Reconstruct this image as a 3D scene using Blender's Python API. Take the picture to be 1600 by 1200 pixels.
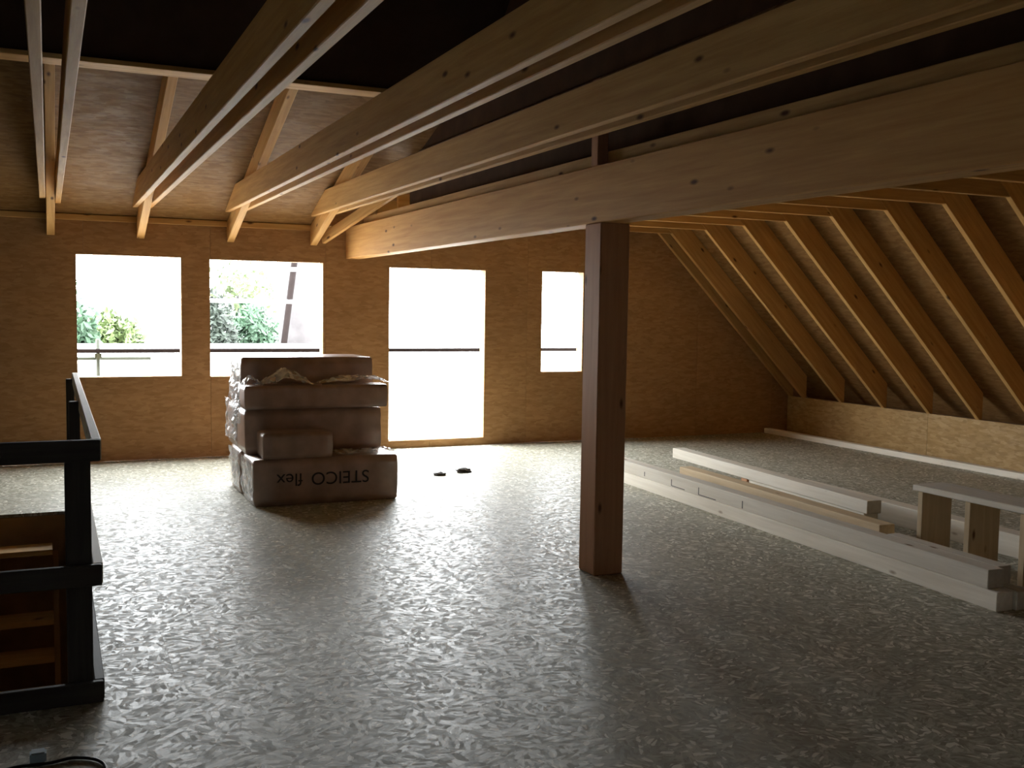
import bpy, bmesh, math, random
from mathutils import Matrix, Vector, noise
random.seed(7)
for o in list(bpy.data.objects):
    bpy.data.objects.remove(o, do_unlink=True)
S = bpy.context.scene
COL = S.collection

# ------------------------------------------------------------------ camera
cam_d = bpy.data.cameras.new('camera')
cam_d.sensor_fit = 'HORIZONTAL'
cam_d.sensor_width = 36.0
cam_d.lens = 36.0 * 1599.4 / 1600.0
cam_d.clip_start = 0.05
cam_d.clip_end = 300
cam = bpy.data.objects.new('camera', cam_d)
COL.objects.link(cam)
RT = Vector((0.910989, -0.412147, 0.015260))
DN = Vector((-0.016443, -0.073266, -0.997177))
FW = Vector((0.412102, 0.908167, -0.073521))
cam.matrix_world = Matrix(((RT.x, -DN.x, -FW.x, 0), (RT.y, -DN.y, -FW.y, 0), (RT.z, -DN.z, -FW.z, 1.65), (0, 0, 0, 1)))
S.camera = cam

# ------------------------------------------------------------------ sky and exposure
W = bpy.data.worlds.new('overcast_sky')
S.world = W
W.use_nodes = True
bg = W.node_tree.nodes['Background']
bg.inputs['Color'].default_value = (0.93, 0.975, 1.0, 1)
bg.inputs['Strength'].default_value = 16.0
S.view_settings.view_transform = 'Standard'
S.view_settings.look = 'None'
S.view_settings.gamma = 1.0
S.view_settings.use_curve_mapping = False
S.view_settings.exposure = 0.9

# ------------------------------------------------------------------ room measures
D = 11.35                       # inner face of the window wall
XL, XR = -4.2, 9.36             # inner faces of the side walls
YB = -2.4                       # inner face of the wall behind
OPEN = [(0.27, 1.29, 0.88, 2.135), (1.585, 2.81, 0.87, 2.125), (3.585, 4.78, 0.09, 2.10), (5.54, 6.11, 0.875, 2.11)]
DOR = 0.333                     # slope of the dormer rafters
RS = 0.9725                     # slope of the side rafters

def portal(x0, x1, z0, z1):
    l = bpy.data.lights.new('window_portal', 'AREA')
    l.shape = 'RECTANGLE'
    l.size = x1 - x0
    l.size_y = z1 - z0
    l.cycles.is_portal = True
    o = bpy.data.objects.new('window_portal', l)
    COL.objects.link(o)
    o.location = ((x0 + x1) / 2, D + 0.16, (z0 + z1) / 2)
    o.rotation_euler = (math.radians(-90), 0, 0)
for q in OPEN:
    portal(*q)

# ------------------------------------------------------------------ materials
def nt(name):
    m = bpy.data.materials.new(name)
    m.use_nodes = True
    t = m.node_tree
    b = t.nodes['Principled BSDF']
    return m, t, b

def N(t, kind, **kw):
    n = t.nodes.new(kind)
    for k, v in kw.items():
        if k in n.inputs:
            n.inputs[k].default_value = v
        else:
            setattr(n, k, v)
    return n

def ramp(t, stops):
    r = t.nodes.new('ShaderNodeValToRGB')
    e = r.color_ramp.elements
    e[0].position, e[0].color = stops[0][0], (*stops[0][1], 1)
    e[1].position, e[1].color = stops[-1][0], (*stops[-1][1], 1)
    for p, c in stops[1:-1]:
        x = e.new(p)
        x.color = (*c, 1)
    return r

def local_coord(t, sx, sy, sz, swap=None):
    tc = N(t, 'ShaderNodeTexCoord')
    oi = N(t, 'ShaderNodeObjectInfo')
    mu = N(t, 'ShaderNodeMath', operation='MULTIPLY')
    mu.inputs[1].default_value = 37.0
    t.links.new(oi.outputs['Random'], mu.inputs[0])
    ad = N(t, 'ShaderNodeVectorMath', operation='ADD')
    t.links.new(tc.outputs['Object'], ad.inputs[0])
    t.links.new(mu.outputs[0], ad.inputs[1])
    src = ad.outputs[0]
    if swap:
        sp = N(t, 'ShaderNodeSeparateXYZ')
        cb = N(t, 'ShaderNodeCombineXYZ')
        t.links.new(src, sp.inputs[0])
        for i, a in enumerate(swap):
            t.links.new(sp.outputs[a], cb.inputs[i])
        src = cb.outputs[0]
    mp = N(t, 'ShaderNodeMapping')
    mp.inputs['Scale'].default_value = (sx, sy, sz)
    t.links.new(src, mp.inputs['Vector'])
    return src, mp.outputs[0], oi

def wood(name, dark, light, knot=(0.13, 0.06, 0.025), rough=0.6, knots=True, vary=0.22):
    """sawn spruce, grain along local X"""
    m, t, b = nt(name)
    src, v, oi = local_coord(t, 0.9, 16, 16)
    n1 = N(t, 'ShaderNodeTexNoise', Scale=1.6, Detail=5.0, Roughness=0.6, Distortion=0.4)
    t.links.new(v, n1.inputs['Vector'])
    r = ramp(t, [(0.3, dark), (0.7, light)])
    t.links.new(n1.outputs['Fac'], r.inputs[0])
    col = r.outputs[0]
    if knots:
        mp = N(t, 'ShaderNodeMapping')
        mp.inputs['Scale'].default_value = (1.9, 5.0, 5.0)
        t.links.new(src, mp.inputs['Vector'])
        vo = N(t, 'ShaderNodeTexVoronoi', Scale=1.45)
        t.links.new(mp.outputs[0], vo.inputs['Vector'])
        kr = ramp(t, [(0.05, (1, 1, 1)), (0.13, (0, 0, 0))])
        t.links.new(vo.outputs['Distance'], kr.inputs[0])
        mx = N(t, 'ShaderNodeMix', data_type='RGBA')
        t.links.new(kr.outputs[0], mx.inputs['Factor'])
        t.links.new(col, mx.inputs['A'])
        mx.inputs['B'].default_value = (*knot, 1)
        col = mx.outputs['Result']
    hs = N(t, 'ShaderNodeHueSaturation')
    ma = N(t, 'ShaderNodeMath', operation='MULTIPLY_ADD')
    ma.inputs[1].default_value = vary
    ma.inputs[2].default_value = 1.0 - vary / 2
    t.links.new(oi.outputs['Random'], ma.inputs[0])
    t.links.new(ma.outputs[0], hs.inputs['Value'])
    t.links.new(col, hs.inputs['Color'])
    t.links.new(hs.outputs[0], b.inputs['Base Color'])
    b.inputs['Roughness'].default_value = rough
    b.inputs['Specular IOR Level'].default_value = 0.12
    bp = N(t, 'ShaderNodeBump', Strength=0.25, Distance=0.003)
    t.links.new(n1.outputs['Fac'], bp.inputs['Height'])
    t.links.new(bp.outputs[0], b.inputs['Normal'])
    return m

def osb(name, stops, swap=None, rough=(0.5, 0.7), spec=0.35, bump=0.3, scale=1.0, flecks=False):
    """oriented strand board: flakes lying at three angles"""
    m, t, b = nt(name)
    src, _, oi = local_coord(t, 1, 1, 1, swap)
    src0 = src
    vals = []
    if flecks:
        pv = N(t, 'ShaderNodeTexVoronoi', Scale=11.0)
        t.links.new(src, pv.inputs['Vector'])
        ps = N(t, 'ShaderNodeSeparateColor')
        t.links.new(pv.outputs['Color'], ps.inputs[0])
        pa = N(t, 'ShaderNodeMath', operation='MULTIPLY')
        pa.inputs[1].default_value = 6.28
        t.links.new(ps.outputs[1], pa.inputs[0])
        vr = N(t, 'ShaderNodeVectorRotate', rotation_type='Z_AXIS')
        t.links.new(src, vr.inputs['Vector'])
        t.links.new(pa.outputs[0], vr.inputs['Angle'])
        src = vr.outputs[0]
    for k, (a, s) in enumerate(((0.25, 1.0), (1.35, 1.15), (2.3, 0.85))):
        mp = N(t, 'ShaderNodeMapping')
        mp.inputs['Rotation'].default_value = (0, 0, a)
        mp.inputs['Scale'].default_value = ((15 if flecks else 11) * s * scale, 38 * s * scale, 9)
        mp.inputs['Location'].default_value = (k * 3.1, k * 7.7, 0)
        t.links.new(src, mp.inputs['Vector'])
        vo = N(t, 'ShaderNodeTexVoronoi', Scale=1.0, Randomness=1.0)
        t.links.new(mp.outputs[0], vo.inputs['Vector'])
        sp = N(t, 'ShaderNodeSeparateColor')
        t.links.new(vo.outputs['Color'], sp.inputs[0])
        vals.append(sp.outputs[0])
    mx = N(t, 'ShaderNodeMath', operation='MAXIMUM')
    t.links.new(vals[0], mx.inputs[0])
    t.links.new(vals[1], mx.inputs[1])
    av = N(t, 'ShaderNodeMath', operation='MULTIPLY')
    t.links.new(mx.outputs[0], av.inputs[0])
    ma = N(t, 'ShaderNodeMath', operation='MULTIPLY_ADD')
    ma.inputs[1].default_value = 0.6
    ma.inputs[2].default_value = 0.55
    t.links.new(vals[2], ma.inputs[0])
    t.links.new(ma.outputs[0], av.inputs[1])
    r = ramp(t, stops)
    t.links.new(av.outputs[0], r.inputs[0])
    big = N(t, 'ShaderNodeTexNoise', Scale=0.9, Detail=3.0)
    t.links.new(src0, big.inputs['Vector'])
    hs = N(t, 'ShaderNodeHueSaturation')
    mb = N(t, 'ShaderNodeMath', operation='MULTIPLY_ADD')
    mb.inputs[1].default_value = 0.5
    mb.inputs[2].default_value = 0.75
    t.links.new(big.outputs['Fac'], mb.inputs[0])
    t.links.new(mb.outputs[0], hs.inputs['Value'])
    t.links.new(r.outputs[0], hs.inputs['Color'])
    colr = hs.outputs[0]
    if flecks:
        gt = N(t, 'ShaderNodeMath', operation='GREATER_THAN')
        gt.inputs[1].default_value = 0.94
        t.links.new(vals[0], gt.inputs[0])
        gt2 = N(t, 'ShaderNodeMath', operation='GREATER_THAN')
        gt2.inputs[1].default_value = 0.95
        t.links.new(vals[1], gt2.inputs[0])
        gm = N(t, 'ShaderNodeMath', operation='MAXIMUM')
        t.links.new(gt.outputs[0], gm.inputs[0])
        t.links.new(gt2.outputs[0], gm.inputs[1])
        fm = N(t, 'ShaderNodeMix', data_type='RGBA')
        t.links.new(gm.outputs[0], fm.inputs['Factor'])
        t.links.new(colr, fm.inputs['A'])
        fm.inputs['B'].default_value = (0.74, 0.72, 0.62, 1)
        colr = fm.outputs['Result']
    t.links.new(colr, b.inputs['Base Color'])
    rr = N(t, 'ShaderNodeMapRange')
    rr.inputs['To Min'].default_value = rough[1]
    rr.inputs['To Max'].default_value = rough[0]
    t.links.new(vals[2], rr.inputs['Value'])
    t.links.new(rr.outputs[0], b.inputs['Roughness'])
    b.inputs['Specular IOR Level'].default_value = spec
    bp = N(t, 'ShaderNodeBump', Strength=bump, Distance=0.004)
    t.links.new(av.outputs[0], bp.inputs['Height'])
    t.links.new(bp.outputs[0], b.inputs['Normal'])
    return m

def plain(name, col, rough=0.6, metal=0.0, spec=0.4, var=0.15, scale=6.0):
    m, t, b = nt(name)
    tc = N(t, 'ShaderNodeTexCoord')
    n1 = N(t, 'ShaderNodeTexNoise', Scale=scale, Detail=4.0)
    t.links.new(tc.outputs['Object'], n1.inputs['Vector'])
    r = ramp(t, [(0.3, tuple(c * (1 - var) for c in col)), (0.7, tuple(min(1, c * (1 + var)) for c in col))])
    t.links.new(n1.outputs['Fac'], r.inputs[0])
    t.links.new(r.outputs[0], b.inputs['Base Color'])
    b.inputs['Roughness'].default_value = rough
    b.inputs['Metallic'].default_value = metal
    b.inputs['Specular IOR Level'].default_value = spec
    return m

M = {}
M['timber'] = wood('spruce_timber', (0.50, 0.27, 0.085), (0.68, 0.41, 0.15))
M['glulam'] = wood('planed_glulam', (0.54, 0.275, 0.085), (0.70, 0.40, 0.14))
M['post'] = wood('post_timber', (0.50, 0.26, 0.14), (0.62, 0.34, 0.19))
M['pale'] = wood('fresh_planed_boards', (0.70, 0.645, 0.54), (0.84, 0.79, 0.69), knot=(0.25, 0.16, 0.09))
M['yellow'] = wood('yellowish_boards', (0.55, 0.42, 0.26), (0.70, 0.56, 0.37))
M['rail'] = wood('backlit_rail_boards', (0.04, 0.036, 0.034), (0.07, 0.064, 0.058), knot=(0.02, 0.015, 0.01), vary=0.1)  # near-black tone carries the backlit shade of the railing
M['tread'] = wood('stair_boards', (0.55, 0.32, 0.11), (0.68, 0.43, 0.17))
M['floor'] = osb('floor_strand_board', [(0.15, (0.23, 0.215, 0.155)), (0.5, (0.33, 0.315, 0.24)), (0.95, (0.50, 0.49, 0.40))], rough=(0.38, 0.66), spec=0.34, bump=0.35, scale=1.55, flecks=True)
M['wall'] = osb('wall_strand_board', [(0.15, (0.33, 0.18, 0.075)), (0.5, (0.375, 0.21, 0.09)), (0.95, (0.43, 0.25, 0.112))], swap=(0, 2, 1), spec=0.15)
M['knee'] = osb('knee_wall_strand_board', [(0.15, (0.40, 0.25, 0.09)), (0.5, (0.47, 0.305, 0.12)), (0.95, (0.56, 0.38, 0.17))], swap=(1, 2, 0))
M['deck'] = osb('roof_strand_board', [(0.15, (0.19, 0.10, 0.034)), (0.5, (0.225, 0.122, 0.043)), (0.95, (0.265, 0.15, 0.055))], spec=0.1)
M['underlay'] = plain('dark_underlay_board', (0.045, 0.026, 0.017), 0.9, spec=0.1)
M['lining'] = plain('low_bounce_brown_lining', (0.085, 0.045, 0.025), 0.9, spec=0.1)  # kept dark so the unseen back and left walls bounce little light
M['shell'] = plain('wall_core', (0.30, 0.20, 0.11), 0.8)
M['well'] = plain('stairwell_lining', (0.42, 0.24, 0.10), 0.8)
M['card'] = plain('brown_insulation_pack', (0.40, 0.265, 0.20), 0.42, var=0.2)
_b = M['card'].node_tree.nodes['Principled BSDF']
_b.inputs['Coat Weight'].default_value = 0.7
_b.inputs['Coat Roughness'].default_value = 0.16
M['ink'] = plain('dark_print', (0.03, 0.022, 0.02), 0.6)
M['dirt'] = plain('dark_debris', (0.05, 0.04, 0.03), 0.9)
M['bluecap'] = plain('pale_blue_plastic', (0.35, 0.48, 0.55), 0.4)
M['cable'] = plain('black_rubber', (0.02, 0.02, 0.02), 0.5)
M['tube_dark'] = plain('dark_tube', (0.010, 0.007, 0.0065), 0.9, spec=0.08)
M['tube_pale'] = plain('galvanised_tube', (0.55, 0.57, 0.58), 0.4, metal=0.3)
M['clamp'] = plain('clamp_metal', (0.03, 0.036, 0.022), 0.6)
M['roofing'] = plain('pale_roof_membrane', (0.55, 0.55, 0.53), 0.8)
M['render'] = plain('white_render', (0.75, 0.74, 0.71), 0.8)
M['ground'] = plain('pale_gravel', (0.42, 0.40, 0.36), 0.9)
M['bark'] = plain('pale_bark', (0.052, 0.047, 0.048), 0.9, var=0.25, scale=3)
M['leaf_green'] = plain('green_leaves', (0.026, 0.062, 0.030), 0.7, var=0.5, scale=1.5)
M['leaf_light'] = plain('yellow_green_leaves', (0.055, 0.08, 0.024), 0.7, var=0.5, scale=1.5)
M['leaf_olive'] = plain('olive_leaves', (0.022, 0.030, 0.022), 0.7, var=0.6, scale=1.5)

def film():
    m, t, b = nt('clear_film')
    b.inputs['Base Color'].default_value = (0.92, 0.94, 0.96, 1)
    b.inputs['Roughness'].default_value = 0.12
    b.inputs['Specular IOR Level'].default_value = 0.9
    tr = N(t, 'ShaderNodeBsdfTransparent')
    mx = N(t, 'ShaderNodeMixShader')
    tc = N(t, 'ShaderNodeTexCoord')
    n1 = N(t, 'ShaderNodeTexNoise', Scale=9.0, Detail=3.0)
    t.links.new(tc.outputs['Object'], n1.inputs['Vector'])
    r = N(t, 'ShaderNodeMapRange')
    r.inputs['From Min'].default_value = 0.35
    r.inputs['From Max'].default_value = 0.65
    r.inputs['To Min'].default_value = 0.18
    r.inputs['To Max'].default_value = 0.55
    t.links.new(n1.outputs['Fac'], r.inputs['Value'])
    t.links.new(r.outputs[0], mx.inputs[0])
    t.links.new(tr.outputs[0], mx.inputs[1])
    t.links.new(b.outputs[0], mx.inputs[2])
    t.links.new(mx.outputs[0], t.nodes['Material Output'].inputs['Surface'])
    return m
M['film'] = film()

# ------------------------------------------------------------------ object helpers
def link(name, me, mat, parent=None):
    if mat:
        me.materials.append(M[mat])
    o = bpy.data.objects.new(name, me)
    COL.objects.link(o)
    if parent:
        o.parent = parent
        o.matrix_parent_inverse = parent.matrix_world.inverted()
    return o

def tag(o, label=None, cat=None, group=None, kind=None):
    if label: o['label'] = label
    if cat: o['category'] = cat
    if group: o['group'] = group
    if kind: o['kind'] = kind
    return o

def empty(name, loc):
    o = bpy.data.objects.new(name, None)
    COL.objects.link(o)
    o.location = loc
    o.matrix_world = Matrix.Translation(loc)
    return o

def mesh_of(bm, name):
    me = bpy.data.meshes.new(name)
    bm.normal_update()
    bm.to_mesh(me)
    bm.free()
    return me

def place(o, mw):
    """set world matrix, also for children of unrotated empties"""
    if o.parent:
        o.matrix_parent_inverse = Matrix.Identity(4)
        o.matrix_basis = Matrix.Translation(-o.parent.location) @ mw
    else:
        o.matrix_world = mw
    return o

def timber(name, p0, p1, w, h, mat, parent=None, up=(0, 0, 1), s0=0.0, s1=0.0, bev=0.004):
    """sawn piece from p0 to p1 (middle of its lower edge face), width w, depth h upwards; s0 / s1 shift the upper edge of an end along the length"""
    p0, p1 = Vector(p0), Vector(p1)
    x = (p1 - p0)
    L = x.length
    x.normalize()
    y = Vector(up).cross(x).normalized()
    z = x.cross(y)
    bm = bmesh.new()
    v = [bm.verts.new(c) for c in ((0, -w/2, 0), (L, -w/2, 0), (L, w/2, 0), (0, w/2, 0), (s0, -w/2, h), (L + s1, -w/2, h), (L + s1, w/2, h), (s0, w/2, h))]
    for f in ((3, 2, 1, 0), (4, 5, 6, 7), (0, 1, 5, 4), (1, 2, 6, 5), (2, 3, 7, 6), (3, 0, 4, 7)):
        bm.faces.new([v[i] for i in f])
    if bev:
        bmesh.ops.bevel(bm, geom=bm.edges[:], offset=bev, segments=1, affect='EDGES')
    o = link(name, mesh_of(bm, name), mat, parent)
    mw = Matrix(((x.x, y.x, z.x, p0.x), (x.y, y.y, z.y, p0.y), (x.z, y.z, z.z, p0.z), (0, 0, 0, 1)))
    return place(o, mw)

def box(name, lo, hi, mat, parent=None, bev=0.0, seg=1):
    lo, hi = Vector(lo), Vector(hi)
    c = Vector(((lo.x + hi.x) / 2, (lo.y + hi.y) / 2, lo.z))
    s = hi - lo
    bm = bmesh.new()
    bmesh.ops.create_cube(bm, size=1.0)
    for q in bm.verts:
        q.co = Vector((q.co.x * s.x, q.co.y * s.y, (q.co.z + 0.5) * s.z))
    if bev:
        bmesh.ops.bevel(bm, geom=bm.edges[:], offset=bev, segments=seg, affect='EDGES')
    o = link(name, mesh_of(bm, name), mat, parent)
    return place(o, Matrix.Translation(c))

def slab(name, corners, thick, mat, parent=None, kind=None):
    """flat polygon (its lower face) thickened upwards along z, local origin at its first corner, local axes in its plane"""
    P = [Vector(c) for c in corners]
    x = (P[1] - P[0]).normalized()
    nrm = x.cross(P[2] - P[0]).normalized()
    if nrm.z < 0: nrm = -nrm
    y = nrm.cross(x)
    mw = Matrix(((x.x, y.x, nrm.x, P[0].x), (x.y, y.y, nrm.y, P[0].y), (x.z, y.z, nrm.z, P[0].z), (0, 0, 0, 1)))
    inv = mw.inverted()
    bm = bmesh.new()
    lo = [bm.verts.new(inv @ p) for p in P]
    hi = [bm.verts.new(inv @ p + Vector((0, 0, thick))) for p in P]
    bm.faces.new(lo)
    bm.faces.new(hi)
    n = len(P)
    for i in range(n):
        bm.faces.new((lo[i], lo[(i + 1) % n], hi[(i + 1) % n], hi[i]))
    bmesh.ops.recalc_face_normals(bm, faces=bm.faces[:])
    o = link(name, mesh_of(bm, name), mat, parent)
    place(o, mw)
    if kind: o['kind'] = kind
    return o

def tube_mesh(p0, p1, r, seg=12):
    p0, p1 = Vector(p0), Vector(p1)
    d = p1 - p0
    bm = bmesh.new()
    bmesh.ops.create_cone(bm, cap_ends=True, segments=seg, radius1=r, radius2=r, depth=d.length,
                          matrix=Matrix.Translation((0, 0, d.length / 2)))
    for f in bm.faces: f.smooth = len(f.verts) == 4
    q = d.to_track_quat('Z', 'Y').to_matrix().to_4x4()
    return bm, Matrix.Translation(p0) @ q

def tube(name, p0, p1, r, mat, parent=None):
    bm, mw = tube_mesh(p0, p1, r)
    return place(link(name, mesh_of(bm, name), mat, parent), mw)

# ------------------------------------------------------------------ window wall (and its boards)
def top_z(x):
    if x <= 2.71: return 2.56
    if x <= 5.1: return 2.56 + (x - 2.71)
    return 0.87 + (XR - x) * RS
BREAKS = [2.71, 5.1]

def wall_pieces(x0, x1, y0, y1, inset=0.0):
    """bmesh of the wall between x0 and x1, minus the openings"""
    xs = {x0, x1}
    for q in OPEN:
        for e in q[:2]:
            if x0 < e < x1: xs.add(e)
    for e in BREAKS:
        if x0 < e < x1: xs.add(e)
    xs = sorted(xs)
    bm = bmesh.new()
    for a, b in zip(xs, xs[1:]):
        mid = (a + b) / 2
        spans = [[0.0, None]]
        for q in OPEN:
            if q[0] < mid < q[1]:
                spans = [[0.0, q[2]], [q[3], None]]
        for z0, z1 in spans:
            if z1 is not None and z1 - z0 < 0.01: continue
            za, zb = (z1, z1) if z1 is not None else (top_z(a + 1e-5), top_z(b - 1e-5))
            v = [bm.verts.new(c) for c in ((a, y0, z0), (b, y0, z0), (b, y1, z0), (a, y1, z0), (a, y0, za), (b, y0, zb), (b, y1, zb), (a, y1, za))]
            for f in ((3, 2, 1, 0), (4, 5, 6, 7), (0, 1, 5, 4), (1, 2, 6, 5), (2, 3, 7, 6), (3, 0, 4, 7)):
                bm.faces.new([v[i] for i in f])
    return bm

wall_far = link('wall_far', mesh_of(wall_pieces(XL - 0.2, XR + 1.0, D + 0.016, D + 0.15), 'wall_far'), 'shell')
wall_far['kind'] = 'structure'
xj = [XL] + [5.34 + 1.25 * k for k in range(-7, 4)] + [XR + 0.3]
for a, b in zip(xj, xj[1:]):
    if b - a < 0.05: continue
    link('strand_board', mesh_of(wall_pieces(a + 0.0015, b - 0.0015, D, D + 0.015), 'strand_board'), 'wall', wall_far)

# other walls
def wall_poly(name, pts, off, mat):
    P = [Vector(p) for p in pts]
    bm = bmesh.new()
    a = [bm.verts.new(p) for p in P]
    b = [bm.verts.new(p + Vector(off)) for p in P]
    bm.faces.new(a); bm.faces.new(b)
    n = len(P)
    for i in range(n):
        bm.faces.new((a[i], a[(i + 1) % n], b[(i + 1) % n], b[i]))
    bmesh.ops.recalc_face_normals(bm, faces=bm.faces[:])
    o = link(name, mesh_of(bm, name), mat)
    o['kind'] = 'structure'
    return o
RIDY, RIDZ = 4.6, 7.1           # main ridge
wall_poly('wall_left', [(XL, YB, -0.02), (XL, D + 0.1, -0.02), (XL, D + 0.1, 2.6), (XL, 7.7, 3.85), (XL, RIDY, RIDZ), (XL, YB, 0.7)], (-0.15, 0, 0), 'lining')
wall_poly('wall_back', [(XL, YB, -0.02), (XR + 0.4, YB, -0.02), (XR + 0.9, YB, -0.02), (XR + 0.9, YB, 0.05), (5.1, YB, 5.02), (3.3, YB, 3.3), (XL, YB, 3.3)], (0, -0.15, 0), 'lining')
knee = wall_poly('wall_right', [(XR + 0.016, YB, -0.02), (XR + 0.016, D, -0.02), (XR + 0.016, D, 0.5), (XR + 0.016, YB, 0.5)], (0.08, 0, 0), 'shell')
y = D - 0.01
while y > YB + 0.1:
    y2 = max(YB, y - 2.5)
    box('strand_board', (XR, y2 + 0.0015, 0.0), (XR + 0.015, y - 0.0015, 0.5), 'knee', knee)
    y = y2
tr = timber('trim_1', (8.99, YB + 0.05, 0.0), (8.99, 11.3, 0.0), 0.10, 0.065, 'pale')
tag(tr, kind='structure')

# ------------------------------------------------------------------ floor of strand boards with the stair opening
SX0, SX1, SY0, SY1 = -1.1, 0.10, 4.48, 8.73
def rects_minus(x0, x1, y0, y1):
    """the rectangle minus the stair opening"""
    if x1 <= SX0 or x0 >= SX1 or y1 <= SY0 or y0 >= SY1: return [(x0, x1, y0, y1)]
    out = []
    if x0 < SX0: out.append((x0, SX0, y0, y1))
    if x1 > SX1: out.append((SX1, x1, y0, y1))
    a, b = max(x0, SX0), min(x1, SX1)
    if y0 < SY0: out.append((a, b, y0, SY0))
    if y1 > SY1: out.append((a, b, SY1, y1))
    return out
bm = bmesh.new()
for (a, b, c, d) in rects_minus(XL - 0.1, XR + 1.3, YB - 0.1, D + 0.15):
    r = bmesh.ops.create_cube(bm, size=1.0)
    for q in r['verts']:
        q.co = Vector((a + (q.co.x + 0.5) * (b - a), c + (q.co.y + 0.5) * (d - c), -0.26 + (q.co.z + 0.5) * 0.235))
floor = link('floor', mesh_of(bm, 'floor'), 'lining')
floor['kind'] = 'structure'
cache = {}
def floor_board(x0, x1, y0, y1):
    w, d = round(x1 - x0, 3), round(y1 - y0, 3)
    if w < 0.02 or d < 0.02: return
    if (w, d) not in cache:
        bm = bmesh.new()
        bmesh.ops.create_cube(bm, size=1.0)
        for q in bm.verts:
            q.co = Vector((q.co.x * (w - 0.0009), q.co.y * (d - 0.0009), (q.co.z - 0.5) * 0.025))
        cache[(w, d)] = mesh_of(bm, 'floor_board')
        cache[(w, d)].materials.append(M['floor'])
    o = link('floor_board', cache[(w, d)], None, floor)
    o.location = ((x0 + x1) / 2, (y0 + y1) / 2, 0)
row = 0
y = 4.69 - 0.625 * 12
while y < D:
    y0, y1 = max(y, YB), min(y + 0.625, D)
    x = XL - (0.35 + 0.83 * row) % 2.5
    while x < XR:
        x0, x1 = max(x, XL), min(x + 2.5, XR)
        if x1 > x0 and y1 > y0:
            for q in rects_minus(x0, x1, y0, y1): floor_board(*q)
        x += 2.5
    y += 0.625
    row += 1

# stairwell lining and the storey below
for nm, lo, hi in (('wall_stairwell_far', (SX0 - 0.03, SY1 - 0.02, -2.7), (SX1 + 0.03, SY1 + 0.03, -0.027)), ('wall_stairwell_near', (SX0 - 0.03, SY0 - 0.03, -2.7), (SX1 + 0.03, SY0, -0.03)),
                   ('wall_stairwell_side', (SX1, SY0, -2.7), (SX1 + 0.03, SY1, -0.03)), ('wall_stairwell_left', (SX0 - 0.03, SY0, -2.7), (SX0, SY1, -0.03)), ('floor_below', (SX0 - 0.1, SY0 - 0.1, -2.75), (SX1 + 0.1, SY1 + 0.1, -2.7))):
    tag(box(nm, lo, hi, 'well'), kind='structure')

# ------------------------------------------------------------------ roof
off_d = 0.21 * math.sqrt(1 + DOR * DOR)
def dz(y): return 2.31 + (D - y) * DOR           # lower edge of the dormer rafters
YD = 7.7
zt = dz(YD) + off_d
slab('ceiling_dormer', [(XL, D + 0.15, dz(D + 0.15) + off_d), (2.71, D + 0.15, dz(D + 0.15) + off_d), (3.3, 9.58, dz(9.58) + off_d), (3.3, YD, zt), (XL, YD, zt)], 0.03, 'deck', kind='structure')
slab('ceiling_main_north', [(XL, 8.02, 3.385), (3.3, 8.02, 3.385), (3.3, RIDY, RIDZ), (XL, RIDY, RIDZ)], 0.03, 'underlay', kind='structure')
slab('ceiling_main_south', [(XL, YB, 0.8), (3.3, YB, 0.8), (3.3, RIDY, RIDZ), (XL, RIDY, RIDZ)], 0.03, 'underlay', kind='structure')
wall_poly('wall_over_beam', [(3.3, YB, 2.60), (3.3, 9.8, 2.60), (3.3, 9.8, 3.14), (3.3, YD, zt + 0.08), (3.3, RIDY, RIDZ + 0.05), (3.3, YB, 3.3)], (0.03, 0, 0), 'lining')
def wl(x): return 2.53 + (x - 2.71)
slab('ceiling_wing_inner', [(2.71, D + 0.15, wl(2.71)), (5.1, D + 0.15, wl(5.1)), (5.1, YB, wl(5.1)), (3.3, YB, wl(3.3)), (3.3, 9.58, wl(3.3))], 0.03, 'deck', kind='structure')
def rz(x): return 0.5 + (XR - x) * RS             # lower edge of the side rafters
off_r = 0.24 * math.sqrt(1 + RS * RS)
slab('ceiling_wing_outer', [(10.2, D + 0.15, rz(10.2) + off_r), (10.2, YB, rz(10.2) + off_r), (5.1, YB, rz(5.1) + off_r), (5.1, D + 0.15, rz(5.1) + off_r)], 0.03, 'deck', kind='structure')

tag(box('ridge_beam', (5.02, YB, 4.80), (5.18, D + 0.15, 5.12), 'timber'), kind='structure')
# ridge-side trimmer and wall plate (structure trims)
tag(timber('trim_2', (XL, 8.09, 3.345), (3.28, 8.09, 3.345), 0.22, 0.035, 'timber'), kind='structure')
tag(timber('trim_3', (XL, D - 0.02, 2.475), (3.0, D - 0.02, 2.475), 0.036, 0.06, 'timber'), kind='structure')

# dormer rafters + paired collar joists
ORD = ['over the stairwell railing', 'between the two square windows', 'above the stacked insulation packs', 'nearest the big glulam beam']
ORDR = ['whose foot comes down beside the first square window over the stairs', 'whose foot comes down over the first square window', 'whose foot comes down over the second square window', 'whose foot meets the thin valley timber']
CX = [0.04, 0.89, 1.80, 2.70]
JH = 0.225
for i, cx in enumerate(CX):
    s = 0.20 * DOR
    o = timber('dormer_rafter', (cx, D - 0.01, dz(D - 0.01)), (cx, 8.14, dz(8.14)), 0.075, 0.20, 'timber', s0=s, s1=0.0)
    tag(o, 'spruce dormer rafter ' + ORDR[i], 'rafter', 'dormer rafters above the windows')
    for k, (dx, wh) in enumerate(((-0.068, 'stairwell-side'), (0.068, 'post-side'))):
        end = (10.62, 11.08)[k] if i == 0 else 11.08
        o = timber('ceiling_joist', (cx + dx, 0.25, 2.61), (cx + dx, end, 2.61), 0.05, JH, 'timber')
        tag(o, '%s board of the paired spruce joists %s' % (wh, ('above the stairwell railing', 'second from the stairwell', 'third from the stairwell', 'next to the big beam')[i]), 'joist', 'paired ceiling joists')

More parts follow.
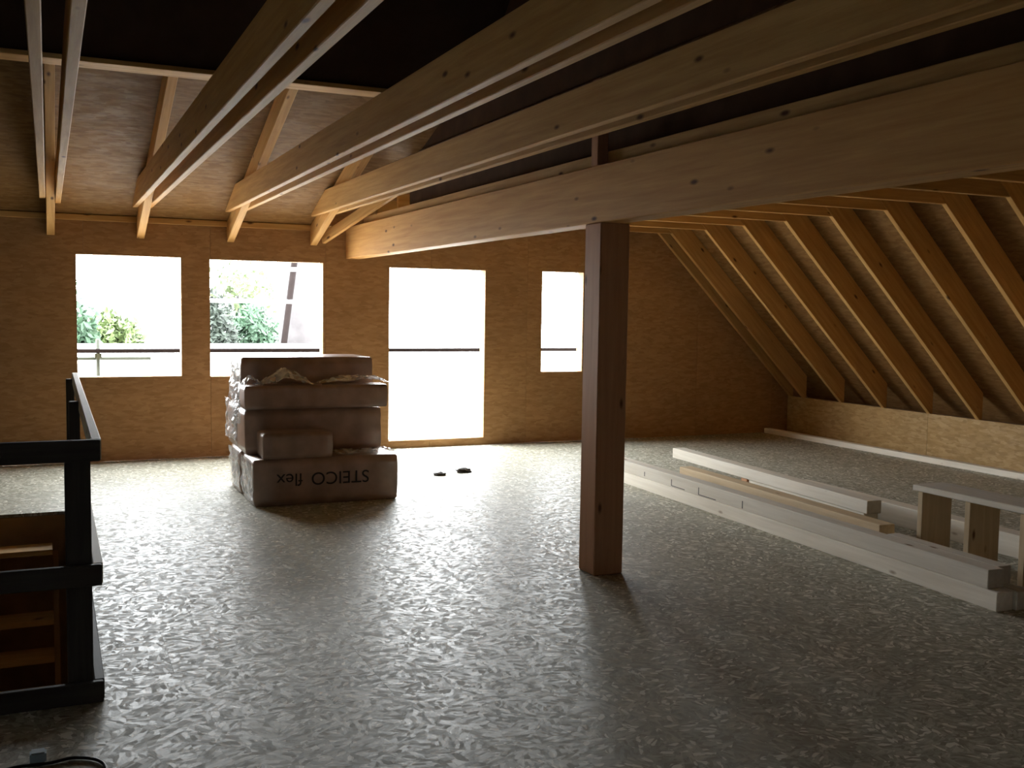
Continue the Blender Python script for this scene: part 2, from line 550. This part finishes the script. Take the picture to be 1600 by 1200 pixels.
# valley timber
o = timber('valley_rafter', (2.80, 11.27, 2.335), (3.25, 9.93, 2.79), 0.045, 0.11, 'timber')
tag(o, 'thin slanting valley timber between the last joist pair and the big beam', 'rafter')

# big beam, plate on it, post, stub
o = timber('glulam_beam', (3.15, 0.2, 2.18), (3.15, D + 0.005, 2.18), 0.16, 0.35, 'glulam', bev=0.006)
tag(o, 'massive glued spruce beam carried by the square post', 'beam')
o = timber('beam_plate', (3.19, 0.2, 2.53), (3.19, 10.9, 2.53), 0.09, 0.088, 'timber')
tag(o, 'narrow timber plate lying on top of the massive beam', 'beam')
o = timber('wooden_post', (3.163, 5.575, 0.0), (3.163, 5.575, 2.18), 0.205, 0.20, 'post', up=(0, 1, 0), bev=0.006)
o.location.y -= 0.10
tag(o, 'square brown wooden post standing on the floor under the massive beam', 'post')
o = timber('stub_post', (3.105, 5.55, 2.53), (3.105, 5.55, 3.05), 0.075, 0.08, 'post', up=(0, 1, 0))
tag(o, 'short upright stub standing on the beam above the square post', 'post')

# side rafters and flat collar beams
NTH = ['first', 'second', 'third', 'fourth', 'fifth', 'sixth', 'seventh', 'eighth', 'ninth', 'tenth', 'eleventh', 'twelfth', 'thirteenth']
RY = [D - 0.05, 11.03, 10.30, 9.56, 8.84, 8.14, 7.40, 6.71, 6.05, 5.34, 4.63, 3.92, 3.21]
for i, y in enumerate(RY):
    wy = 0.055
    if i < 10:
        x1 = 5.3
        s = 0.24 * RS
        o = timber('sloping_rafter', (XR + 0.04, y, rz(XR + 0.04)), (x1, y, rz(x1)), wy, 0.24, 'timber', s0=s * 1.0, s1=0.0)
        tag(o, ('dark sloping rafter lying flat against the far gable wall' if i == 0 else '%s sloping rafter from the gable wall, down to the low knee wall' % NTH[i]), 'rafter', 'sloping rafters over the knee wall')
    if i:
        xb = XR - (2.62 - 0.5) / RS
        o = timber('collar_beam', (3.335, y, 2.62), (xb - 0.003, y, 2.62), wy, 0.20, 'timber', s1=-0.20 / RS)
        tag(o, '%s flat collar beam from the gable wall, above and behind the massive beam' % NTH[i], 'beam', 'flat collar beams behind the massive beam')

# ------------------------------------------------------------------ stair railing
R0 = empty('stair_railing', (0.10, 4.45, 0))
tag(R0, 'dark plank railing with square posts around the stairwell opening', 'railing')
for (x, y, zt_) in ((0.10, 4.53, 1.06), (0.135, 6.6, 1.06), (0.15, 8.68, 1.05), (-1.15, 4.53, 1.06)):
    w = 0.098 if y < 5 else 0.06
    o = timber('post', (x, y - w / 2, 0.0), (x, y - w / 2, zt_), w, w, 'rail', R0, up=(0, 1, 0))
for z in (0.0, 0.49, 1.005):
    timber('rail', (-1.3, 4.465, z), (0.186, 4.465, z), 0.03, 0.088, 'rail', R0)
    timber('side_rail', (0.171, 4.485, z), (0.186, 8.78, z), 0.040, 0.088, 'pale' if z else 'rail', R0)  # upper side rails in pale boards, light on their tops put into the colour

# ------------------------------------------------------------------ staircase
ST = empty('wooden_staircase', (-0.5, 8.6, -0.9))
tag(ST, 'steep wooden staircase with orange treads going down behind the railing', 'staircase')
r_, g_, y0_ = 0.205, 0.215, 8.30
for k in range(1, 13):
    timber('tread', (SX0 + 0.08, y0_ - g_ * (k - 1) + 0.12, -r_ * k - 0.04), (0.005, y0_ - g_ * (k - 1) + 0.12, -r_ * k - 0.04), 0.24, 0.04, 'tread', ST)
for x in (0.025, SX0 + 0.05):
    timber('stringer', (x, SY1 - 0.02, -0.45), (x, SY1 - 0.02 - g_ * 10.4, -0.45 - r_ * 10.4), 0.04, 0.26, 'well', ST)

# ------------------------------------------------------------------ insulation packs
def pack(lo, hi, label, bulge=0.009):
    lo, hi = Vector(lo), Vector(hi)
    root = empty('insulation_pack', ((lo.x + hi.x) / 2, (lo.y + hi.y) / 2, lo.z))
    tag(root, label, 'package', 'stacked wood-fibre insulation packs')
    s = hi - lo
    bm = bmesh.new()
    bmesh.ops.create_cube(bm, size=1.0)
    bmesh.ops.subdivide_edges(bm, edges=bm.edges[:], cuts=5, use_grid_fill=True)
    seed = random.random() * 50
    for q in bm.verts:
        c = q.co * 2
        e = 1 - 0.006 * (abs(c.x) ** 6 * abs(c.y) ** 6 + abs(c.z) ** 6 * abs(c.x) ** 6 + abs(c.z) ** 6 * abs(c.y) ** 6)
        n = noise.noise(Vector((q.co.x * 4 + seed, q.co.y * 4, q.co.z * 4))) * bulge
        p = Vector((q.co.x * s.x * e, q.co.y * s.y * e, (q.co.z * e + 0.5) * s.z))
        inner = max(abs(c.x), abs(c.y)) > 0.99
        if abs(c.x) > .99: p.x += n * (1 if c.x > 0 else -1) * 0.5 - 0.006 * (1 if c.x > 0 else -1)
        if abs(c.y) > .99: p.y += n * (1 if c.y > 0 else -1) * 0.5 - 0.006 * (1 if c.y > 0 else -1)
        if c.z > .99: p.z += -abs(n) * 0.4
        q.co = p
    bmesh.ops.bevel(bm, geom=[e for e in bm.edges if e.calc_face_angle(0) > 1.0], offset=0.007, segments=2, affect='EDGES')
    for f in bm.faces: f.smooth = True
    o = link('pack_body', mesh_of(bm, 'pack_body'), 'card', root)
    place(o, Matrix.Translation(root.location))
    return root

def film_part(name, parent, origin, ux, uy, nx, ny, amp, seed, prof=None):
    """crumpled sheet spanned by ux, uy from origin"""
    origin, ux, uy = Vector(origin), Vector(ux), Vector(uy)
    nr = ux.cross(uy).normalized()
    bm = bmesh.new()
    g = []
    for i in range(nx + 1):
        rw = []
        for j in range(ny + 1):
            a, b = i / nx, j / ny
            p = origin + ux * a + uy * b
            h = noise.noise(Vector((a * 5 + seed, b * 5, seed))) * amp + noise.noise(Vector((a * 14 + seed, b * 14, seed * 2))) * amp * 0.45
            h += amp * 0.3 * random.uniform(-1, 1) * 0.4
            if prof: h += prof(a, b)
            rw.append(bm.verts.new(p + nr * h))
        g.append(rw)
    for i in range(nx):
        for j in range(ny):
            bm.faces.new((g[i][j], g[i + 1][j], g[i + 1][j + 1], g[i][j + 1]))
    me = mesh_of(bm, name)
    o = link(name, me, 'film', parent)
    if parent: place(o, Matrix.Identity(4))
    so = o.modifiers.new('thickness', 'SOLIDIFY')
    so.thickness = 0.0012
    return o

p_front = pack((1.50, 8.35, 0.0), (2.735, 8.92, 0.385), 'large brown insulation pack on the floor with upside-down STEICO flex print')
p_backlow = pack((1.50, 8.97, 0.0), (2.72, 9.55, 0.385), 'brown insulation pack on the floor behind the printed one')
p_small = pack((1.575, 8.355, 0.388), (2.165, 8.68, 0.60), 'short small brown pack lying on top of the printed pack', 0.006)
p_mid = pack((1.49, 8.70, 0.388), (2.69, 9.12, 0.762), 'brown pack in the middle of the stack behind the small short pack')
p_midb = pack((1.50, 9.15, 0.388), (2.69, 9.72, 0.762), 'brown pack at middle height on the window side of the stack')
p_upper = pack((1.485, 8.68, 0.766), (2.745, 8.99, 0.965), 'flat brown pack covered with torn clear film near the top of the stack', 0.006)
p_top = pack((1.52, 9.02, 0.766), (2.705, 9.66, 1.19), 'topmost brown pack of the stack with its top catching window light')

# writing on the printed pack
def writing(txt, size, x, z, parent, rot180=True):
    c = bpy.data.curves.new('print', 'FONT')
    c.body = txt
    c.size = size
    c.extrude = 0.0008
    tmp = bpy.data.objects.new('print_tmp', c)
    COL.objects.link(tmp)
    bpy.context.view_layer.update()
    me = bpy.data.meshes.new_from_object(tmp.evaluated_get(bpy.context.evaluated_depsgraph_get()))
    bpy.data.objects.remove(tmp, do_unlink=True)
    o = link('printed_lettering', me, 'ink', parent)
    # stands on the -Y face; upside down
    R = Matrix.Rotation(math.radians(90), 4, 'X')
    if rot180: R = Matrix.Rotation(math.radians(180), 4, 'Y') @ R
    place(o, Matrix.Translation((x, 8.348, z)) @ R)
    return o
t1 = writing('STEICO', 0.150, 2.47, 0.265, p_front)
t2 = writing('flex', 0.150, 1.90, 0.265, p_front)
t1['label'] = 'dark upside-down lettering reading STEICO'
t2['label'] = 'dark upside-down lettering reading flex'

# torn film
film_part('torn_film', p_upper, (1.60, 8.70, 0.968), (0.50, 0, 0), (0, 0.26, 0), 26, 14, 0.03, 3.1, lambda a, b: 0.13 * max(0, math.sin(a * 3.1)) ** 1.5 * (0.4 + 0.6 * math.sin(b * 3.1)))
film_part('torn_film', p_upper, (2.15, 8.70, 0.968), (0.60, 0, 0), (0, 0.26, 0), 26, 14, 0.025, 8.4, lambda a, b: 0.075 * (0.45 + 0.55 * a) * max(0.0, math.sin(a * 2.9 + 0.15)) ** 0.6)
film_part('torn_film', p_upper, (1.49, 8.74, 0.968), (0.16, 0, 0), (0, 0.22, 0), 10, 10, 0.03, 5.2, lambda a, b: 0.06 * math.sin(a * 3.1))
film_part('film_end', p_top, (1.512, 9.05, 1.14), (0, 0.56, 0), (0, 0, -0.34), 16, 12, 0.022, 1.3)
film_part('film_end', p_midb, (1.492, 9.12, 0.80), (0, 0.58, 0), (0, 0, -0.36), 16, 12, 0.025, 6.3)
film_part('film_end', p_upper, (1.455, 8.70, 0.85), (0, 0.28, 0), (0, 0, -0.20), 12, 12, 0.018, 2.6)
film_part('film_end', p_backlow, (1.492, 9.0, 0.37), (0, 0.52, 0), (0, 0, -0.32), 16, 12, 0.022, 4.7)
film_part('film_end', p_front, (1.492, 8.39, 0.375), (0, 0.5, 0), (0, 0, -0.32), 16, 12, 0.02, 9.7)
film_part('film_top', p_front, (2.20, 8.38, 0.392), (0.52, 0, 0), (0, 0.29, 0), 20, 14, 0.016, 7.7, lambda a, b: 0.018)

# ------------------------------------------------------------------ stacked lumber
def lum(name, p0, p1, w, h, label, mat='pale', **kw):
    o = timber(name, p0, p1, w, h, mat, **kw)
    tag(o, label, 'board', 'planed boards stacked on the floor')
    return o
# front pile runs slightly askew to the room
def fx(y): return 4.80 + (y - 4.0) * 0.045
lum('planed_board', (fx(3.98) + 0.06, 3.98, 0), (fx(9.0) + 0.06, 9.0, 0), 0.12, 0.108, 'lower board of the long front pile, lying on the floor behind the post')
top_pile = lum('planed_board', (fx(4.03) + 0.075, 4.06, 0.109), (fx(9.0) + 0.06, 8.95, 0.109), 0.12, 0.108, 'upper board of the long front pile with finger-joint marks along its side')
lum('planed_board', (5.24, 5.32, 0.0), (5.40, 8.05, 0.0), 0.13, 0.103, 'low yellowish board on the floor just behind the front pile', mat='yellow')
lum('planed_board', (5.24, 5.26, 0.104), (5.40, 7.95, 0.104), 0.13, 0.103, 'yellowish board on top of the low one just behind the front pile', mat='yellow')
lum('planed_board', (5.66, 5.85, 0.0), (5.79, 7.42, 0.0), 0.13, 0.15, 'pale shorter board under the third row of the lumber')
lum('planed_board', (5.64, 5.80, 0.151), (5.88, 8.80, 0.151), 0.13, 0.10, 'long pale board of the third row, its far end reaching out')
lum('planed_board', (6.05, 4.2, 0.0), (6.13, 7.2, 0.0), 0.14, 0.16, 'broad pale board on the floor behind the small trestle')
lum('spacer_block', (5.80, 7.44, 0.0), (5.81, 7.54, 0.0), 0.16, 0.15, 'small brown spacer block under the third-row board', mat='post')
for k, (yy, hh, ll) in enumerate(((7.52, 0.055, 0.22), (7.08, 0.06, 0.26), (6.45, 0.06, 0.0), (8.0, 0.04, 0.0))):
    bm = bmesh.new()
    parts = [((yy - 4.06, 0.0605, 0.04), (0.010, 0.001, hh))]
    if ll: parts.append(((yy - 4.06 - ll / 2, 0.0605, 0.04 - hh / 2), (ll, 0.001, 0.006)))
    for c, d in parts:
        r = bmesh.ops.create_cube(bm, size=1.0)
        for q in r['verts']: q.co = Vector((q.co.x * d[0] + c[0], q.co.y * d[1] + c[1], q.co.z * d[2] + c[2]))
    o = link('joint_mark', mesh_of(bm, 'joint_mark'), 'ink')
    o.parent = top_pile
# two dark ended boards at the end of the front pile
lum('planed_board', (4.99, 3.96, 0.0), (5.03, 5.0, 0.0), 0.12, 0.108, 'short low board tucked against the near end of the front pile')
lum('planed_board', (4.99, 4.10, 0.109), (5.03, 5.0, 0.109), 0.10, 0.108, 'short board lying behind the upper board of the front pile')

# small trestle standing among the boards
T = empty('board_trestle', (5.47, 4.7, 0.0))
tag(T, 'small trestle of short boards standing between the lumber rows', 'trestle')
timber('top_board', (5.47, 5.14, 0.462), (5.47, 3.92, 0.462), 0.28, 0.04, 'pale', T)
for yy in (5.05, 4.66, 4.25):
    timber('upright', (5.47, yy, 0.0), (5.47, yy, 0.46), 0.27, 0.045, 'yellow', T, up=(0, 1, 0))

# ------------------------------------------------------------------ small things on the floor
def crumb(x, y, sx, sy, sz, label, seed):
    bm = bmesh.new()
    bmesh.ops.create_icosphere(bm, subdivisions=3, radius=1.0)
    for q in bm.verts:
        n = 1 + 0.5 * noise.noise(q.co * 2.2 + Vector((seed, 0, 0)))
        q.co = Vector((q.co.x * sx * n, q.co.y * sy * n, max(0.0, (q.co.z * n * 0.9 + 0.45) * sz)))
    o = link('debris_crumb', mesh_of(bm, 'debris_crumb'), 'dirt')
    o.location = (x, y, 0)
    tag(o, label, 'debris', 'debris crumbs on the floor')
crumb(3.50, 9.40, 0.06, 0.05, 0.022, 'flat dark crumb of debris on the floor nearer the insulation stack', 1.0)
crumb(3.79, 9.50, 0.075, 0.055, 0.03, 'larger dark crumb of debris on the floor before the door opening', 4.0)
o = box('plastic_cap', (-0.085, 3.92, 0.0), (-0.03, 3.97, 0.04), 'bluecap', bev=0.006, seg=2)
tag(o, 'small pale blue plastic cap on the floor beside the black cable', 'cap')
cu = bpy.data.curves.new('power_cable', 'CURVE')
cu.dimensions = '3D'
cu.bevel_depth = 0.006
sp = cu.splines.new('BEZIER')
pts = [(-0.32, 3.72, 0.007), (-0.16, 3.90, 0.007), (-0.02, 3.90, 0.007), (0.07, 3.91, 0.007), (0.16, 3.80, 0.007), (0.05, 3.55, 0.007), (-0.2, 3.4, 0.007)]
sp.bezier_points.add(len(pts) - 1)
for b_, p_ in zip(sp.bezier_points, pts):
    b_.co = p_
    b_.handle_left_type = b_.handle_right_type = 'AUTO'
tmp = bpy.data.objects.new('tmp', cu)
COL.objects.link(tmp)
bpy.context.view_layer.update()
me = bpy.data.meshes.new_from_object(tmp.evaluated_get(bpy.context.evaluated_depsgraph_get()))
bpy.data.objects.remove(tmp, do_unlink=True)
tag(link('power_cable', me, 'cable'), 'black cable curling on the floor in front of the railing', 'cable')

# ------------------------------------------------------------------ outside: scaffold
def stube(p0, p1, mat, label, r=0.024):
    o = tube('scaffold_tube', p0, p1, r, mat)
    tag(o, label, 'tube', 'scaffold tubes outside the openings')
    return o
YS = 12.2
stube((-4, YS - 0.052, 1.115), (8.5, YS - 0.052, 1.115), 'tube_dark', 'dark horizontal scaffold guard rail running past all the openings')
stube((-4, YS + 0.06, 1.025), (1.06, YS + 0.06, 1.025), 'clamp', 'short lower scaffold rail ending behind the first window', r=0.02)
std = stube((0.50, YS + 0.005, -3.0), (0.50, YS + 0.005, 1.24), 'clamp', 'upright scaffold standard ending just above the rail in the first window', r=0.022)
stube((1.2, YS + 0.05, 1.69), (3.6, YS + 0.05, 1.69), 'tube_pale', 'pale horizontal scaffold tube at mid height behind the second window')
stube((1.9, YS + 0.05, 2.075), (3.6, YS + 0.05, 2.075), 'tube_pale', 'pale horizontal scaffold tube near the head of the second window')
stube((2.9, YS - 0.05, 0.925), (7.5, YS - 0.05, 0.925), 'tube_pale', 'pale lower scaffold tube crossing the door opening')
stube((3.40, YS + 0.001, -3.0), (3.40, YS + 0.001, 2.6), 'tube_pale', 'galvanised upright scaffold standard between the second window and the door opening', r=0.026)
bm = bmesh.new()
bmesh.ops.create_cube(bm, size=1.0)
for q in bm.verts: q.co = Vector((q.co.x * 0.07, q.co.y * 0.12, q.co.z * 0.09))
bmesh.ops.bevel(bm, geom=bm.edges[:], offset=0.02, segments=2, affect='EDGES')
o = link('clamp', mesh_of(bm, 'clamp'), 'clamp')
o.location = (0.50, YS, 1.06)
o.parent = std
o.matrix_parent_inverse = std.matrix_basis.inverted()

# ground, outbuilding
tag(box('ground', (-40, D + 0.2, -3.3), (60, 90, -3.0), 'ground'), kind='structure')
OB = empty('outbuilding', (5, 16.5, -3.0))
tag(OB, 'low white outbuilding with a pale flat roof beyond the scaffold', 'building')
box('wall', (-6, 13.6, -3.0), (16, 19.9, 0.80), 'render', OB)
box('flat_roof', (-6.2, 13.4, 0.80), (16.2, 20.1, 0.90), 'roofing', OB)

# trees and bushes
def bush(name, c, rad, n, leaf, mat, label, cat, trunk=None, shell=0.0, seed=0):
    rnd = random.Random(seed)
    root = empty(name, (c[0], c[1], -3.0))
    tag(root, label, cat, 'plants seen through the window openings')
    bm = bmesh.new()
    for _ in range(n):
        while True:
            u = Vector((rnd.uniform(-1, 1), rnd.uniform(-1, 1), rnd.uniform(-1, 1)))
            if shell <= u.length <= 1: break
        k = 1 + 0.35 * noise.noise(u * 2.3 + Vector((seed, 0, 0)))
        p = Vector((c[0] + u.x * rad[0] * k, c[1] + u.y * rad[1] * k, c[2] + u.z * rad[2] * k))
        a = Vector((rnd.uniform(-1, 1), rnd.uniform(-1, 1), rnd.uniform(-1, 1))).normalized()
        b = a.orthogonal().normalized()
        l = leaf * rnd.uniform(0.6, 1.4)
        v = [bm.verts.new(p + q) for q in (-a * l, b * l * 0.45, a * l, -b * l * 0.45)]
        bm.faces.new(v)
    o = link('foliage', mesh_of(bm, 'foliage'), mat, root)
    place(o, Matrix.Identity(4))
    o['kind'] = 'stuff'
    if trunk:
        tb, mw = tube_mesh((c[0], c[1], -3.0), (c[0], c[1], c[2]), trunk)
        place(link('trunk', mesh_of(tb, 'trunk'), 'bark', root), mw)
    return root
bush('green_shrub', (0.20, 22.0, 0.2), (0.80, 0.7, 1.75), 7000, 0.10, 'leaf_green', 'tall green shrub at the edge of the first window view', 'shrub', 0.08, 0.2, 1)
bush('green_shrub', (1.35, 24.6, 0.0), (0.75, 0.7, 1.35), 6500, 0.10, 'leaf_light', 'lower yellow-green shrub beside the upright in the first window view', 'shrub', 0.08, 0.2, 2)
bush('olive_bush', (2.95, 20.9, 0.2), (0.55, 0.5, 1.65), 6000, 0.08, 'leaf_olive', 'dark olive bush low in the second window view', 'bush', 0.06, 0.2, 3)
bush('green_bush', (4.25, 23.6, 0.1), (0.70, 0.6, 1.55), 6500, 0.08, 'leaf_green', 'fresh green bush beside the pale trunk in the second window view', 'bush', 0.06, 0.2, 4)
bush('thin_tree', (4.3, 26.0, 1.9), (0.95, 0.9, 0.8), 700, 0.09, 'leaf_light', 'sparse yellow-leaved tree top above the bushes in the second window view', 'tree', 0.04, 0.0, 5)

# pale leaning trunk with its shaded side added as a dark pole
bm = bmesh.new()
rings = []
for k in range(15):
    f = k / 14
    z = -3.0 + f * 7.5
    cx = 4.70 + 0.05 * (z - 1)
    r = 0.41 - 0.07 * (z - 1)
    rg = []
    for j in range(20):
        a = j / 20 * 2 * math.pi
        rr = r * (1 + 0.05 * noise.noise(Vector((math.cos(a) * 2, math.sin(a) * 2, z * 1.5))))
        rg.append(bm.verts.new((cx + rr * math.cos(a), 20.9 + rr * math.sin(a), z)))
    rings.append(rg)
for a, b in zip(rings, rings[1:]):
    for j in range(20):
        f = bm.faces.new((a[j], a[(j + 1) % 20], b[(j + 1) % 20], b[j]))
        f.smooth = True
bm.faces.new(rings[-1])
o = link('tree_trunk', mesh_of(bm, 'tree_trunk'), 'bark')
tag(o, 'thick pale tree trunk seen through the second window', 'tree')
o = tube('trunk_shade_pole', (3.72, 20.2, -3.0), (4.68, 20.2, 4.4), 0.062, 'tube_dark')
tag(o, 'dark slanting pole put in for the shaded edge of the pale trunk', 'pole')
